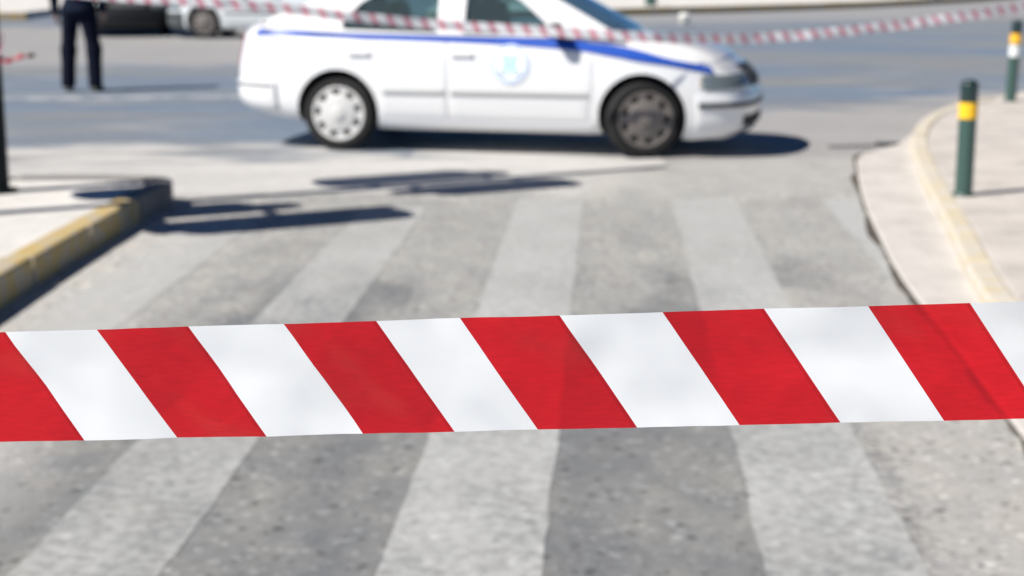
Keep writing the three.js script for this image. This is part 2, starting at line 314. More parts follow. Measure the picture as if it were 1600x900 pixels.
// ---------------------------------------------------------------- bollards
{
  const green = phys([0.022, 0.07, 0.052], 0.5, { clearcoat: 1, clearcoatRoughness: 0.5 }), cap = phys([0.012, 0.03, 0.026], 0.35, { clearcoat: 0.4 });
  const yel = std([0.95, 0.56, 0.015], 0.45), org = std([0.95, 0.5, 0.03], 0.45), wht = std([0.75, 0.78, 0.76], 0.5);
  function bollard(label, x, z, y, h, band, second, lean) {
    const b = thing('bollard', label, 'bollard', [x, y, z], 0, 'green bollards on the corner pavement'); b.rotation.z = lean;
    mesh('shaft', new THREE.LatheGeometry([[0, 0], [0.075, 0], [0.075, 0.012], [0.056, 0.02], [0.056, h - 0.16], [0.05, h - 0.16]].map(q => new THREE.Vector2(...q)), 32), green, b);
    mesh('band', new THREE.CylinderGeometry(0.0595, 0.0595, 0.10, 32, 1).translate(0, h - 0.19, 0), band, b);
    if (second) mesh('lower_band', new THREE.CylinderGeometry(0.0588, 0.0588, 0.12, 32, 1).translate(0, h - 0.315, 0), wht, b);
    mesh('top', new THREE.LatheGeometry([[0.056, h - 0.14], [0.056, h - 0.03], [0.05, h - 0.012], [0.03, h], [0, h + 0.003]].map(q => new THREE.Vector2(...q)), 32), cap, b);
  }
  bollard('dark green bollard with one yellow band near the top', 2.87, -10.08, 0.085, 0.73, yel, false, 0);
  bollard('dark green bollard with an orange and a white band', 5.2, -16.75, 0.085, 0.84, org, true, -0.03);
  const fb = thing('street_bollard', 'small dark green bollard standing behind the far kerb', 'bollard', [3.95, 0.17, -46.2]);
  mesh('shaft', new THREE.CylinderGeometry(0.16, 0.17, 0.55, 24).translate(0, 0.275, 0), green, fb);
  mesh('top', new THREE.SphereGeometry(0.165, 24, 12, 0, 6.2832, 0, 1.5708).translate(0, 0.55, 0), cap, fb);
}

// ---------------------------------------------------------------- traffic lights on the island
{
  const dk = phys([0.006, 0.011, 0.011], 0.6, { specularIntensity: 0.5 }), blk = std([0.02, 0.021, 0.022], 0.6);
  const lens = [std([0.25, 0.02, 0.015], 0.3), std([0.3, 0.16, 0.01], 0.3), std([0.02, 0.2, 0.1], 0.3)];
  const boardGeo = (w, h) => { const k = 0.2, s = new THREE.Shape(); s.moveTo(-w / 2, -h / 2 + k); s.lineTo(-w / 2, h / 2 - k); s.quadraticCurveTo(-w / 2, h / 2, 0, h / 2); s.quadraticCurveTo(w / 2, h / 2, w / 2, h / 2 - k); s.lineTo(w / 2, -h / 2 + k); s.quadraticCurveTo(w / 2, -h / 2, 0, -h / 2); s.quadraticCurveTo(-w / 2, -h / 2, -w / 2, -h / 2 + k); return new THREE.ExtrudeGeometry(s, { depth: 0.012, bevelEnabled: false, curveSegments: 8 }); };
  function trafficLight(label, x, z, r, h, heads) {
    const t = thing('traffic_light', label, 'traffic light', [x, 0.142, z], -1.08, 'traffic lights on the island');
    mesh('pole', new THREE.LatheGeometry([[0, 0], [r + 0.05, 0], [r + 0.05, 0.02], [r, 0.03], [r * 0.9, h], [0, h + 0.02]].map(q => new THREE.Vector2(...q)), 32), dk, t);
    for (const [y, off, turn, len] of heads) {
      const g = new RoundedBoxGeometry(0.3, len, 0.22, 3, 0.03).translate(off, y, 0.0);
      const head = mesh('signal_head', g, blk, t);
      mesh('bracket', mergeGeometries([new THREE.BoxGeometry(Math.abs(off), 0.04, 0.05).translate(off / 2, y + len * 0.4, 0), new THREE.BoxGeometry(Math.abs(off), 0.04, 0.05).translate(off / 2, y - len * 0.4, 0)]), blk, t);
      mesh('shadow_board', boardGeo(0.5, len + 0.16).translate(off * 1.2, y, -0.135 * turn), blk, t);  // unseen board added to thicken the shadow of the signal head
      for (let i = 0; i < 3; i++) {
        const yy = y + (1 - i) * len * 0.31;
        mesh('lens', new THREE.CylinderGeometry(0.1, 0.1, 0.02, 24).rotateX(Math.PI / 2).translate(off, yy, 0.118 * turn), lens[i], head);
        mesh('visor', new THREE.CylinderGeometry(0.115, 0.115, 0.16, 24, 1, true, Math.PI / 2, Math.PI).rotateX(-Math.PI / 2 * turn).translate(off, yy, 0.19 * turn), blk, head);
      }
    }
  }
  trafficLight('dark traffic light pole at the edge of the island, its base in view', -3.2, -9.83, 0.085, 5.1, [[3.3, 0.3, 1, 1.1], [3.1, -0.3, -1, 1.2]]);
  trafficLight('dark traffic light pole on the island, nearer of the two', -3.9, -8.5, 0.075, 3.6, [[2.72, 0.2, 1, 1.45], [2.45, -0.36, -1, 0.95]]);
  // loose end of tape knotted to the pole
  const t = thing('tape_end', 'twisted loose end of red and white tape knotted to dark pole', 'tape end');
  mesh('knot', new THREE.TorusGeometry(0.092, 0.014, 10, 36).rotateX(Math.PI / 2).translate(-3.2, 0.96, -9.83), tapeRedFar, t);
  const tail = (name, P, w, mat) => {
    const c = new THREE.CatmullRomCurve3(P.map(p => V(...p))), N = 26, pos = [], idx = [];
    for (let i = 0; i <= N; i++) { const p = c.getPointAt(i / N), a = i * 0.33; pos.push(p.x, p.y + w * Math.cos(a), p.z + w * Math.sin(a), p.x, p.y - w * Math.cos(a), p.z - w * Math.sin(a)); if (i < N) { const k = 2 * i; idx.push(k, k + 1, k + 2, k + 1, k + 3, k + 2); } }
    const g = new THREE.BufferGeometry(); g.setAttribute('position', new THREE.Float32BufferAttribute(pos, 3)); g.setAttribute('uv', new THREE.Float32BufferAttribute(new Float32Array(pos.length / 3 * 2), 2)); g.setIndex(idx); g.computeVertexNormals(); mesh(name, g, mat, t);
  };
  tail('red_tail', [[-3.12, 0.95, -9.78], [-3.05, 0.955, -9.77], [-2.98, 0.98, -9.78], [-2.93, 0.985, -9.79]], 0.018, tapeRedFar);
  tail('shaded_tip', [[-2.94, 0.985, -9.79], [-2.915, 0.99, -9.79], [-2.895, 0.99, -9.80]], 0.02, blk);  // black piece paints shade onto the end of the tail
  tail('white_tail', [[-3.12, 0.98, -9.76], [-3.09, 1.03, -9.75], [-3.07, 1.08, -9.75], [-3.075, 1.12, -9.76]], 0.022, phys([0.85, 0.35, 0.5], 0.4, { transmission: 0.2, thickness: 0 }));
}

// ---------------------------------------------------------------- cars
const T = smoothPw([[-2.45, 1.03], [-2.25, 1.055], [-1.95, 1.065], [-1.7, 1.03], [-1.4, 0.985], [-0.8, 0.975], [0, 0.965], [0.6, 0.96], [0.95, 0.955], [1.2, 0.94], [1.5, 0.91], [1.75, 0.87], [1.95, 0.805], [2.1, 0.72], [2.3, 0.62]]);
const Bt = pw([[-2.4, 0.30], [-1.9, 0.24], [-1.3, 0.18], [-0.9, 0.16], [1.0, 0.155], [1.5, 0.12], [1.95, 0.13], [2.2, 0.17]]);
function bodyPoint(a, b, c) {
  const n = 9, m = Math.max(Math.abs(a), Math.abs(b), Math.abs(c)) / Math.pow(Math.abs(a) ** n + Math.abs(b) ** n + Math.abs(c) ** n, 1 / n);
  a *= m; b *= m; c *= m;
  let x = a < 0 ? a * 2.16 - 0.1 : a * 2.22 - 0.1;
  const t = T(x) - 0.055 * Math.pow(Math.abs(c), 3.5) * (ss(0.5, 1.1, x) + 0.6 * ss(-1.5, -2, x)), bo = Bt(x), y = lerp(bo, t, (b + 1) / 2);
  const v = (y - 0.2) / 0.76;
  let w = 0.868 - 0.075 * ss(1.0, 2.2, x) - 0.07 * ss(-1.3, -2.4, x);
  w *= v < 0.45 ? 1 - 0.055 * ((0.45 - v) / 0.45) ** 2 : 1 - 0.05 * ((v - 0.45) / 0.55) ** 2;
  const fw = ss(1.3, 2.15, x), rw = ss(-1.5, -2.35, x);
  x -= fw * (0.12 * c * c + 0.07 * ss(0.46, 0.75, y));
  x += rw * (0.09 * c * c + 0.05 * ss(0.6, 0.95, y) + 0.03 * ss(0.42, 0.28, y));
  return V(x, y, c * w);
}
function normalAt(f, u, v) { const e = 1e-3, p = f(u, v), a = f(u + e, v).sub(p), b = f(u, v + e).sub(p); return a.cross(b).normalize(); }
// point on the right flank at (x, y), and on the wrap-around front/rear at perimeter t and height y
function flank(x, y) {
  let a = (x + 0.1) / 2.25, b = 0; for (let i = 0; i < 14; i++) { const p = bodyPoint(a, b, 1); a += (x - p.x) / 2.25; b = Math.max(-1, Math.min(1, b + (y - p.y) / 0.4)); a = Math.max(-1, Math.min(1, a)); }
  const f = (s, t) => bodyPoint(s, t, 1), n = normalAt(f, a, b); if (n.z < 0) n.negate(); return { p: bodyPoint(a, b, 1), n };
}
function wrap(t, y, end = 1) {
  const ac = t <= 0 ? [1 + t, 1] : t <= 2 ? [1, 1 - t] : [1 - (t - 2), -1];
  const f = (s, b) => { const q = s <= 0 ? [1 + s, 1] : s <= 2 ? [1, 1 - s] : [1 - (s - 2), -1]; return bodyPoint(q[0] * end, b, q[1]); };
  let b = 0; for (let i = 0; i < 14; i++) b = Math.max(-1, Math.min(1, b + (y - f(t, b).y) / 0.4));
  const n = normalAt(f, t, b), p = f(t, b), out = V(p.x * 0.4, 0, p.z); if (n.dot(out) < 0) n.negate(); return { p, n };
}
function hoodPt(x, z) {
  let a = (x + 0.1) / 2.25, c = z / 0.8; for (let i = 0; i < 14; i++) { const p = bodyPoint(a, 1, c); a = Math.max(-1, Math.min(1, a + (x - p.x) / 2.25)); c = Math.max(-1, Math.min(1, c + (z - p.z) / 0.85)); }
  const n = normalAt((s, t) => bodyPoint(s, 1, t), a, c); if (n.y < 0) n.negate(); return { p: bodyPoint(a, 1, c), n };
}
// a raised panel over a surface: skin at `off`, skirt back down to the surface
function patch(fn, nu, nv, off, mirror = false) {
  const pos = [], uv = [], idx = [], W = nu + 3, H = nv + 3;
  for (let j = -1; j <= nv + 1; j++) for (let i = -1; i <= nu + 1; i++) {
    const ii = Math.min(nu, Math.max(0, i)), jj = Math.min(nv, Math.max(0, j)), rim = i !== ii || j !== jj, { p, n } = fn(ii / nu, jj / nv);
    const q = p.clone().addScaledVector(n, rim ? -0.004 : off); pos.push(q.x, q.y, mirror ? -q.z : q.z); uv.push(ii / nu, jj / nv);
  }
  for (let j = 0; j < H - 1; j++) for (let i = 0; i < W - 1; i++) { const a = j * W + i, b = a + W; mirror ? idx.push(a, a + 1, b, b, a + 1, b + 1) : idx.push(a, b, a + 1, b, b + 1, a + 1); }
  const g = new THREE.BufferGeometry(); g.setAttribute('position', new THREE.Float32BufferAttribute(pos, 3)); g.setAttribute('uv', new THREE.Float32BufferAttribute(uv, 2)); g.setIndex(idx);
  const f = g.toNonIndexed(); f.computeVertexNormals();
  // face the skin outward
  const nn = f.attributes.normal, pp = f.attributes.position; let s = 0; const ctr = V(0, 0.55, 0);
  for (let i = 0; i < pp.count; i += 3) s += nn.getX(i) * pp.getX(i) * 0.3 + nn.getY(i) * (pp.getY(i) - ctr.y) + nn.getZ(i) * pp.getZ(i);
  if (s < 0) { for (let i = 0; i < pp.count; i += 3) for (const at of [pp, f.attributes.uv]) { const k = at.itemSize; for (let q = 0; q < k; q++) { const t1 = at.array[(i + 1) * k + q]; at.array[(i + 1) * k + q] = at.array[(i + 2) * k + q]; at.array[(i + 2) * k + q] = t1; } } }
  f.deleteAttribute('normal'); const m = mergeVertices(f, 1e-5); m.computeVertexNormals(); return m;
}
const AX = 1.256, WR = 0.305;
const carGeo = (() => {
  let g = new THREE.BoxGeometry(2, 2, 2, 96, 22, 30); const p = g.attributes.position;
  for (let i = 0; i < p.count; i++) { const q = bodyPoint(p.getX(i), p.getY(i), p.getZ(i)); p.setXYZ(i, q.x, q.y, q.z); }
  g.deleteAttribute('normal'); g.deleteAttribute('uv'); g = mergeVertices(g, 1e-5); g.computeVertexNormals();
  g.setAttribute('uv', new THREE.Float32BufferAttribute(new Float32Array(g.attributes.position.count * 2), 2));
  const paint = new THREE.MeshStandardMaterial(), dark = new THREE.MeshStandardMaterial();
  let body = new Brush(g, paint); body.updateMatrixWorld();
  const ev = new Evaluator(); ev.useGroups = true;
  const cutters = [];
  for (const sx of [1, -1]) for (const sz of [1, -1]) cutters.push(new THREE.CylinderGeometry(0.348, 0.348, 0.6, 40).rotateX(Math.PI / 2).translate(sx * AX, 0.32, sz * 0.86));
  cutters.push(new RoundedBoxGeometry(2.2, 0.9, 1.42, 3, 0.1).translate(-0.3, 0.86, 0));
  for (const c of cutters) { const b = new Brush(c, dark); b.updateMatrixWorld(); body = ev.evaluate(body, b, SUBTRACTION); body.updateMatrixWorld(); }
  const mats = Array.isArray(body.material) ? body.material : [body.material];
  return { geo: body.geometry, slots: mats.map(m => m === paint) };
})();

const roofY = smoothPw([[-1.95, 1.04], [-1.85, 1.075], [-1.55, 1.19], [-1.25, 1.288], [-0.9, 1.355], [-0.5, 1.392], [-0.1, 1.398], [0.2, 1.372], [0.4, 1.31], [0.75, 1.13], [1.08, 0.95]]);
const sideZ = y => 0.79 - (y - 0.94) * 0.40;
function poly(pts) { return new THREE.Shape(pts.map(p => new THREE.Vector2(...p))); }
function inclined(g, inset = 0) { const p = g.attributes.position; for (let i = 0; i < p.count; i++) p.setZ(i, sideZ(p.getY(i)) - inset + p.getZ(i)); g.computeVertexNormals(); return g; }
const rearGlassPts = [[-0.43, 0.965], [-1.2, 0.985], [-1.235, 1.01], [-1.2, 1.08], [-1.08, 1.2], [-0.92, 1.29], [-0.72, 1.335], [-0.43, 1.35]];
const frontGlassPts = [[-0.2, 0.96], [-0.2, 1.353], [-0.02, 1.345], [0.12, 1.305], [0.28, 1.2], [0.44, 1.07], [0.5, 1.0], [0.5, 0.955]];
const sideFrame = (() => {
  const pts = []; for (let x = 1.08; x >= -1.92; x -= 0.06) pts.push([x, roofY(x)]);
  const s = poly([[1.08, 0.93], ...pts, [-1.92, 0.985], [-1.2, 0.955], [0, 0.94]]);
  s.holes.push(poly(rearGlassPts), poly(frontGlassPts));
  return inclined(new THREE.ExtrudeGeometry(s, { depth: 0.04, bevelEnabled: true, bevelSize: 0.008, bevelThickness: 0.008, bevelOffset: -0.008, bevelSegments: 2, curveSegments: 6 }), 0.05);
})();
const glassGeo = pts => inclined(new THREE.ShapeGeometry(poly(pts.map(([x, y]) => [x + Math.sign(x + 0.3) * 0.004, y]))), 0.028);
function sheet(fn, nu, nv, th) { // thin double-skinned panel from fn(u, v) -> Vector3
  const pos = [], idx = [], n = (nu + 1) * (nv + 1), uv = [];
  for (let k = 0; k < 2; k++) for (let j = 0; j <= nv; j++) for (let i = 0; i <= nu; i++) { const u = i / nu, v = j / nv, p = fn(u, v); const nn = normalAt((a, b) => fn(a, b), Math.min(u, 0.998), Math.min(v, 0.998)); if (nn.y < 0) nn.negate(); p.addScaledVector(nn, -k * th); pos.push(p.x, p.y, p.z); uv.push(u, v); }
  const q = (a, b, c, d) => idx.push(a, b, c, a, c, d);
  for (let j = 0; j < nv; j++) for (let i = 0; i < nu; i++) { const a = j * (nu + 1) + i, b = a + 1, c = b + nu + 1, d = a + nu + 1; q(a, b, c, d); q(n + a, n + d, n + c, n + b); }
  for (let i = 0; i < nu; i++) { q(i, n + i, n + i + 1, i + 1); const e = nv * (nu + 1) + i; q(e, e + 1, n + e + 1, n + e); }
  for (let j = 0; j < nv; j++) { const a = j * (nu + 1), b = a + nu + 1; q(a, b, n + b, n + a); const c = a + nu, d = b + nu; q(c, n + c, n + d, d); }
  const g = new THREE.BufferGeometry(); g.setAttribute('position', new THREE.Float32BufferAttribute(pos, 3)); g.setAttribute('uv', new THREE.Float32BufferAttribute(uv, 2)); g.setIndex(idx); g.computeVertexNormals(); return g;
}
const roofGeo = sheet((u, v) => { const x = lerp(0.24, -1.2, u), y = roofY(x) - 0.004, w = sideZ(y) + 0.004, z = lerp(-1, 1, v); return V(x, y + 0.045 * (1 - Math.abs(z) ** 2.6), z * w); }, 22, 20, 0.025);
const screenGeo = sheet((u, v) => { const x = lerp(1.03, 0.24, u), y = roofY(x) - 0.008, w = sideZ(y) - 0.02, z = lerp(-1, 1, v); return V(x + 0.09 * (1 - z * z), y + 0.02 * (1 - z * z), z * w); }, 10, 14, 0.006);
const rearGeo = sheet((u, v) => { const x = lerp(-1.2, -1.84, u), y = roofY(x) - 0.008, w = sideZ(y) - 0.05, z = lerp(-1, 1, v); return V(x - 0.05 * (1 - z * z), y + 0.03 * (1 - z * z), z * w); }, 10, 14, 0.006);
const backPanelGeo = sheet((u, v) => { const x = lerp(-1.84, -1.96, u), y = lerp(roofY(-1.84) - 0.008, 1.03, u), w = 0.74, z = lerp(-1, 1, v); return V(x - 0.05 * (1 - z * z), y + 0.03 * (1 - z * z) * (1 - u), z * w); }, 4, 14, 0.01);

const tyreGeo = new THREE.LatheGeometry([[0.19, -0.085], [0.25, -0.098], [0.285, -0.09], [0.302, -0.07], [0.305, -0.03], [0.305, 0.03], [0.302, 0.07], [0.285, 0.09], [0.25, 0.098], [0.19, 0.085], [0.185, 0.0], [0.19, -0.085]].map(p => new THREE.Vector2(...p)), 48).rotateX(Math.PI / 2);
const hubGeo = (() => {   // dished wheel cover: domed centre, outer ring, nine broad spokes with slots between
  const lat = pts => new THREE.LatheGeometry(pts.map(q => new THREE.Vector2(...q)), 40).rotateX(Math.PI / 2).toNonIndexed();
  const parts = [lat([[0.152, 0.078], [0.152, 0.092], [0.13, 0.102], [0.06, 0.108], [0.052, 0.118], [0.035, 0.122], [0.0001, 0.123]]), lat([[0.228, 0.07], [0.23, 0.088], [0.218, 0.096], [0.198, 0.092], [0.196, 0.078]])];
  for (let k = 0; k < 9; k++) { const b = new RoundedBoxGeometry(0.062, 0.075, 0.016, 2, 0.006).translate(0, 0.175, 0.085).rotateZ(k / 9 * Math.PI * 2); parts.push(b.index ? b.toNonIndexed() : b); }
  return mergeGeometries(parts);
})();
const discGeo = new THREE.CylinderGeometry(0.188, 0.188, 0.1, 36).rotateX(Math.PI / 2);

const black = std([0.016, 0.016, 0.018], 0.75), rubber = std([0.014, 0.0135, 0.0135], 0.9), darkIn = std([0.03, 0.032, 0.036], 0.9), trimGrey = std([0.16, 0.165, 0.17], 0.6), plastic = std([0.012, 0.014, 0.02], 0.4);
const shadedHub = phys([0.17, 0.15, 0.135], 0.6, { clearcoat: 0.2 }), hubMat = phys([0.62, 0.61, 0.585], 0.42, { clearcoat: 0.5 }), chrome = std([0.6, 0.6, 0.62], 0.2, { metalness: 1 });  // first hubcap colour is darkened to paint shade onto a front wheel
const glass = phys([0.42, 0.60, 0.63], 0.03, { transmission: 0.92, thickness: 0, ior: 1.52 });
const screenGlass = phys([0.55, 0.76, 0.86], 0.03, { transmission: 0.9, thickness: 0, ior: 1.52 });
const lampGlass = phys([0.16, 0.19, 0.19], 0.12, { metalness: 0.1, clearcoat: 1 }), redLamp = phys([0.35, 0.01, 0.012], 0.2, { clearcoat: 1 }), amber = phys([0.6, 0.55, 0.48], 0.25, { clearcoat: 1 });
const blue = phys([0.012, 0.075, 0.42], 0.35, { clearcoat: 0.6 });

function makeCar(name, label, x, z, turn, paintRGB, opt = {}) {
  const car = thing(name, label, opt.category ?? 'car', [x, 0, z], turn);
  const paint = phys(paintRGB, opt.rough ?? 0.32, { clearcoat: opt.coat ?? 1, clearcoatRoughness: 0.06 });
  mesh('body', carGeo.geo, carGeo.slots.map(s => s ? paint : darkIn), car);
  mesh('roof', roofGeo, paint, car);
  mesh('windscreen', screenGeo, screenGlass, car);
  mesh('rear_window', rearGeo, glass, car);
  mesh('rear_panel', backPanelGeo, paint, car);
  for (const s of [1, -1]) {
    const flip = g => { const q = g.clone(); if (s < 0) { q.scale(1, 1, -1); const ix = q.index; if (ix) { const a = ix.array; for (let i = 0; i < a.length; i += 3) { const t = a[i]; a[i] = a[i + 1]; a[i + 1] = t; } } else for (const at of Object.values(q.attributes)) { const k = at.itemSize; for (let i = 0; i < at.count; i += 3) for (let j = 0; j < k; j++) { const t = at.array[i * k + j]; at.array[i * k + j] = at.array[(i + 1) * k + j]; at.array[(i + 1) * k + j] = t; } } q.computeVertexNormals(); } return q; };
    mesh('side_frame', flip(sideFrame), paint, car);
    const doors = [
      ['front_door', y => -0.31, y => 0.86 - 0.04 * ss(0.6, 0.3, y), frontGlassPts, -0.2],
      ['rear_door', y => -0.88 - 0.3 * ss(0.55, 0.8, y), y => -0.325, rearGlassPts, -1.06]];
    for (const [dn, xa, xb, gp, hx] of doors) {
      const d = mesh(dn, patch((u, v) => { const y = lerp(0.285, 0.90, v); return flank(lerp(xa(y), xb(y), u), y); }, 14, 10, 0.005, s < 0), paint, car);
      mesh('window', flip(glassGeo(gp)), glass, d);
      const hp = flank(hx, 0.80);
      mesh('handle', new RoundedBoxGeometry(0.19, 0.032, 0.04, 2, 0.012).translate(hp.p.x, 0.80, s * (hp.p.z + 0.012)), paint, d);
      mesh('rub_strip', patch((u, v) => { const q = flank(lerp(xa(0.49) + 0.02, xb(0.49) - 0.02, u), lerp(0.475, 0.515, v)); return { p: q.p.clone().addScaledVector(q.n, 0.005), n: q.n }; }, 10, 2, 0.008, s < 0), opt.strip ?? paint, d);
    }
    mesh('sill', patch((u, v) => flank(lerp(-0.88, 0.86, u), lerp(0.17, 0.265, v)), 14, 3, 0.01, s < 0), paint, car);
    const mp = V(0.57, 1.0, s * 0.905);
    const mir = mesh('mirror', new RoundedBoxGeometry(0.1, 0.12, 0.19, 3, 0.035).translate(mp.x, mp.y, mp.z), opt.mirror ?? plastic, car);
    mesh('mirror_arm', new THREE.CylinderGeometry(0.025, 0.035, 0.1, 12).rotateX(Math.PI / 2).translate(mp.x + 0.01, 0.96, s * 0.8), plastic, mir);
    mesh('headlight', patch((u, v) => { const t = lerp(-0.1, 0.46, u), y = lerp(0.535 + 0.02 * u, 0.655, v); return wrap(t, y); }, 14, 4, 0.008, s < 0), lampGlass, car);
    mesh('indicator', patch((u, v) => wrap(lerp(-0.128, -0.104, u), lerp(0.555, 0.635, v)), 3, 3, 0.007, s < 0), amber, car);
    mesh('tail_light', patch((u, v) => wrap(lerp(0.3, 0.62, u), lerp(0.66, 0.93, v), -1), 10, 6, 0.008, s < 0), redLamp, car);
    for (const [ax, st] of [[AX, opt.steer ?? 0], [-AX, 0]]) {
      const w = new THREE.Group(); w.name = 'wheel'; w.position.set(ax, WR, s * 0.735); w.rotation.y = (s < 0 ? Math.PI : 0) + st; car.add(w);
      mesh('tyre', tyreGeo, rubber, w); mesh('rim', discGeo, black, w); mesh('hubcap', hubGeo, opt.shadedFront && ax > 0 ? shadedHub : hubMat, w); w.rotation.z = ax + s;
    }
  }
  // bumpers, grille, bonnet
  mesh('front_bumper', patch((u, v) => wrap(lerp(-0.155, 2.155, u), lerp(0.155, 0.50, v)), 60, 5, 0.016), opt.bumper ?? paint, car);
  mesh('bumper_strip', patch((u, v) => { const q = wrap(lerp(-0.14, 2.14, u), lerp(0.405, 0.44, v)); return { p: q.p.clone().addScaledVector(q.n, 0.016), n: q.n }; }, 60, 2, 0.012), plastic, car);
  mesh('lower_grille', patch((u, v) => { const q = wrap(lerp(0.22, 1.78, u), lerp(0.2, 0.335, v)); return { p: q.p.clone().addScaledVector(q.n, 0.016), n: q.n }; }, 24, 2, 0.003), black, car);
  const gr = mesh('grille', patch((u, v) => wrap(lerp(0.54, 1.46, u), lerp(0.55, 0.70, v)), 20, 4, 0.012), black, car);
  mesh('grille_frame', new THREE.TubeGeometry(new THREE.CatmullRomCurve3(Array.from({ length: 24 }, (_, i) => { const q = wrap(lerp(0.52, 1.48, i / 23), 0.708); return q.p.clone().addScaledVector(q.n, 0.012); })), 30, 0.012, 6), chrome, gr);
  for (let k = 0; k < 4; k++) mesh('slat', patch((u, v) => { const q = wrap(lerp(0.62, 1.38, u), 0.568 + k * 0.03 + v * 0.012); return { p: q.p.clone().addScaledVector(q.n, 0.012), n: q.n }; }, 16, 1, 0.006), trimGrey, gr);
  mesh('bonnet', patch((u, v) => hoodPt(lerp(0.98, 1.92, v), lerp(-0.68 + 0.03 * v, 0.68 - 0.03 * v, u)), 22, 14, 0.006), paint, car);
  mesh('rear_bumper', patch((u, v) => wrap(lerp(-0.19, 2.19, u), lerp(0.33, 0.56, v), -1), 60, 5, 0.018), paint, car);
  mesh('rear_bumper_strip', patch((u, v) => { const q = wrap(lerp(-0.17, 2.17, u), lerp(0.52, 0.54, v), -1); return { p: q.p.clone().addScaledVector(q.n, 0.018), n: q.n }; }, 60, 2, 0.008), trimGrey, car);
  mesh('number_plate', patch((u, v) => wrap(lerp(0.72, 1.28, u), lerp(0.62, 0.73, v), -1), 8, 2, 0.01), std([0.7, 0.7, 0.68], 0.5), car);
  // interior
  const seat = (sx, sz, w) => { const g = mergeGeometries([new RoundedBoxGeometry(0.5, 0.16, w, 3, 0.06).translate(sx + 0.18, 0.58, sz), new RoundedBoxGeometry(0.15, 0.62, w, 3, 0.06).rotateZ(0.22).translate(sx - 0.12, 0.88, sz), new RoundedBoxGeometry(0.09, 0.17, Math.min(w, 0.26), 3, 0.04).translate(sx - 0.22, 1.24, sz)]); mesh('seat', g, darkIn, car); };
  seat(-0.02, 0.36, 0.5); seat(-0.02, -0.36, 0.5); seat(-0.92, 0, 1.2);
  const dash = mesh('dashboard', new RoundedBoxGeometry(0.42, 0.3, 1.36, 3, 0.08).translate(0.72, 0.84, 0), black, car);
  mesh('steering_wheel', new THREE.TorusGeometry(0.18, 0.016, 10, 36).rotateY(Math.PI / 2).rotateZ(0.4).translate(0.42, 0.93, -0.36), black, dash);
  mesh('parcel_shelf', new THREE.BoxGeometry(0.55, 0.03, 1.3).translate(-1.5, 0.985, 0), darkIn, car);
  if (opt.livery) opt.livery(car);
  return car;
}
const emblem = (() => {
  const c = document.createElement('canvas'); c.width = c.height = 256; const x = c.getContext('2d');
  x.fillStyle = '#f1f5f9'; x.fillRect(0, 0, 256, 256);
  x.strokeStyle = '#a9bede'; x.lineWidth = 16; x.beginPath(); x.arc(128, 128, 112, 0, 7); x.stroke();
  x.fillStyle = '#9fcfe4'; x.beginPath(); x.moveTo(80, 66); x.lineTo(176, 66); x.lineTo(176, 132); x.quadraticCurveTo(170, 182, 128, 200); x.quadraticCurveTo(86, 182, 80, 132); x.closePath(); x.fill();
  x.fillStyle = '#eef6fb'; x.fillRect(118, 70, 20, 122); x.fillRect(84, 108, 88, 20);
  x.fillStyle = '#7fb9bd'; x.beginPath(); x.arc(128, 118, 15, 0, 7); x.fill();
  x.strokeStyle = '#6d8296'; x.lineWidth = 13; x.beginPath(); x.arc(128, 128, 84, 0.5, 1.15); x.stroke(); x.beginPath(); x.arc(128, 128, 84, 1.99, 2.64); x.stroke();
  const t = new THREE.CanvasTexture(c); t.colorSpace = THREE.SRGBColorSpace; return t;
})();
const stripeY = smoothPw([[-2.3, 0.94], [-1.9, 0.955], [-1.3, 0.945], [-0.5, 0.932], [0.1, 0.915], [0.6, 0.885], [1.0, 0.84], [1.26, 0.795], [1.84, 0.685], [2.0, 0.655]]);
makeCar('police_car', 'white police sedan with blue waistline stripe and round door emblem', -0.03, -13.74, -12 * Math.PI / 180, [0.80, 0.80, 0.795], {
  category: 'police car', steer: 0.36, shadedFront: true, strip: std([0.45, 0.45, 0.44], 0.6),
  livery(car) {
    for (const s of [1, -1]) {
      mesh('blue_stripe', patch((u, v) => { const x = lerp(-2.08, 1.86, u), w = 0.025 + 0.016 * ss(0.7, 1.0, x) * (1 - ss(1.2, 1.5, x)) + 0.012 * ss(-1.3, -0.9, x) * (1 - ss(0.7, 0.9, x)), q = flank(x, stripeY(x) + lerp(-w, w, v)); return { p: q.p.clone().addScaledVector(q.n, 0.006), n: q.n }; }, 70, 4, 0.004, s < 0), blue, car);
      const N = 28, pos = [], uv = [], idx = [], put = (r, a) => { const ex = 0.2 + r * Math.cos(a), q = flank(ex, 0.725 + r * Math.sin(a)); pos.push(q.p.x + q.n.x * 0.013, q.p.y + q.n.y * 0.013, s * (q.p.z + q.n.z * 0.013)); uv.push(0.5 + s * r * Math.cos(a) / 0.31, 0.5 + r * Math.sin(a) / 0.31); };
      put(0, 0); for (const r of [0.08, 0.155]) for (let i = 0; i < N; i++) put(r, i / N * 6.2832);
      for (let i = 0; i < N; i++) { const a = 1 + i, b = 1 + (i + 1) % N, t = (...k) => s > 0 ? idx.push(...k) : idx.push(k[0], k[2], k[1]); t(0, a, b); t(a, a + N, b + N); t(a, b + N, b); }
      const g = new THREE.BufferGeometry(); g.setAttribute('position', new THREE.Float32BufferAttribute(pos, 3)); g.setAttribute('uv', new THREE.Float32BufferAttribute(uv, 2)); g.setIndex(idx); g.computeVertexNormals();
      mesh('emblem', g, new THREE.MeshStandardMaterial({ map: emblem, roughness: 0.4 }), car);
    }
  }
});
makeCar('parked_car', 'silver white car behind the police car, facing the dark one', -4.62, -32.0, Math.PI - 0.12, [0.74, 0.77, 0.765], { strip: trimGrey, bumper: std([0.09, 0.1, 0.1], 0.7), shadedFront: true });
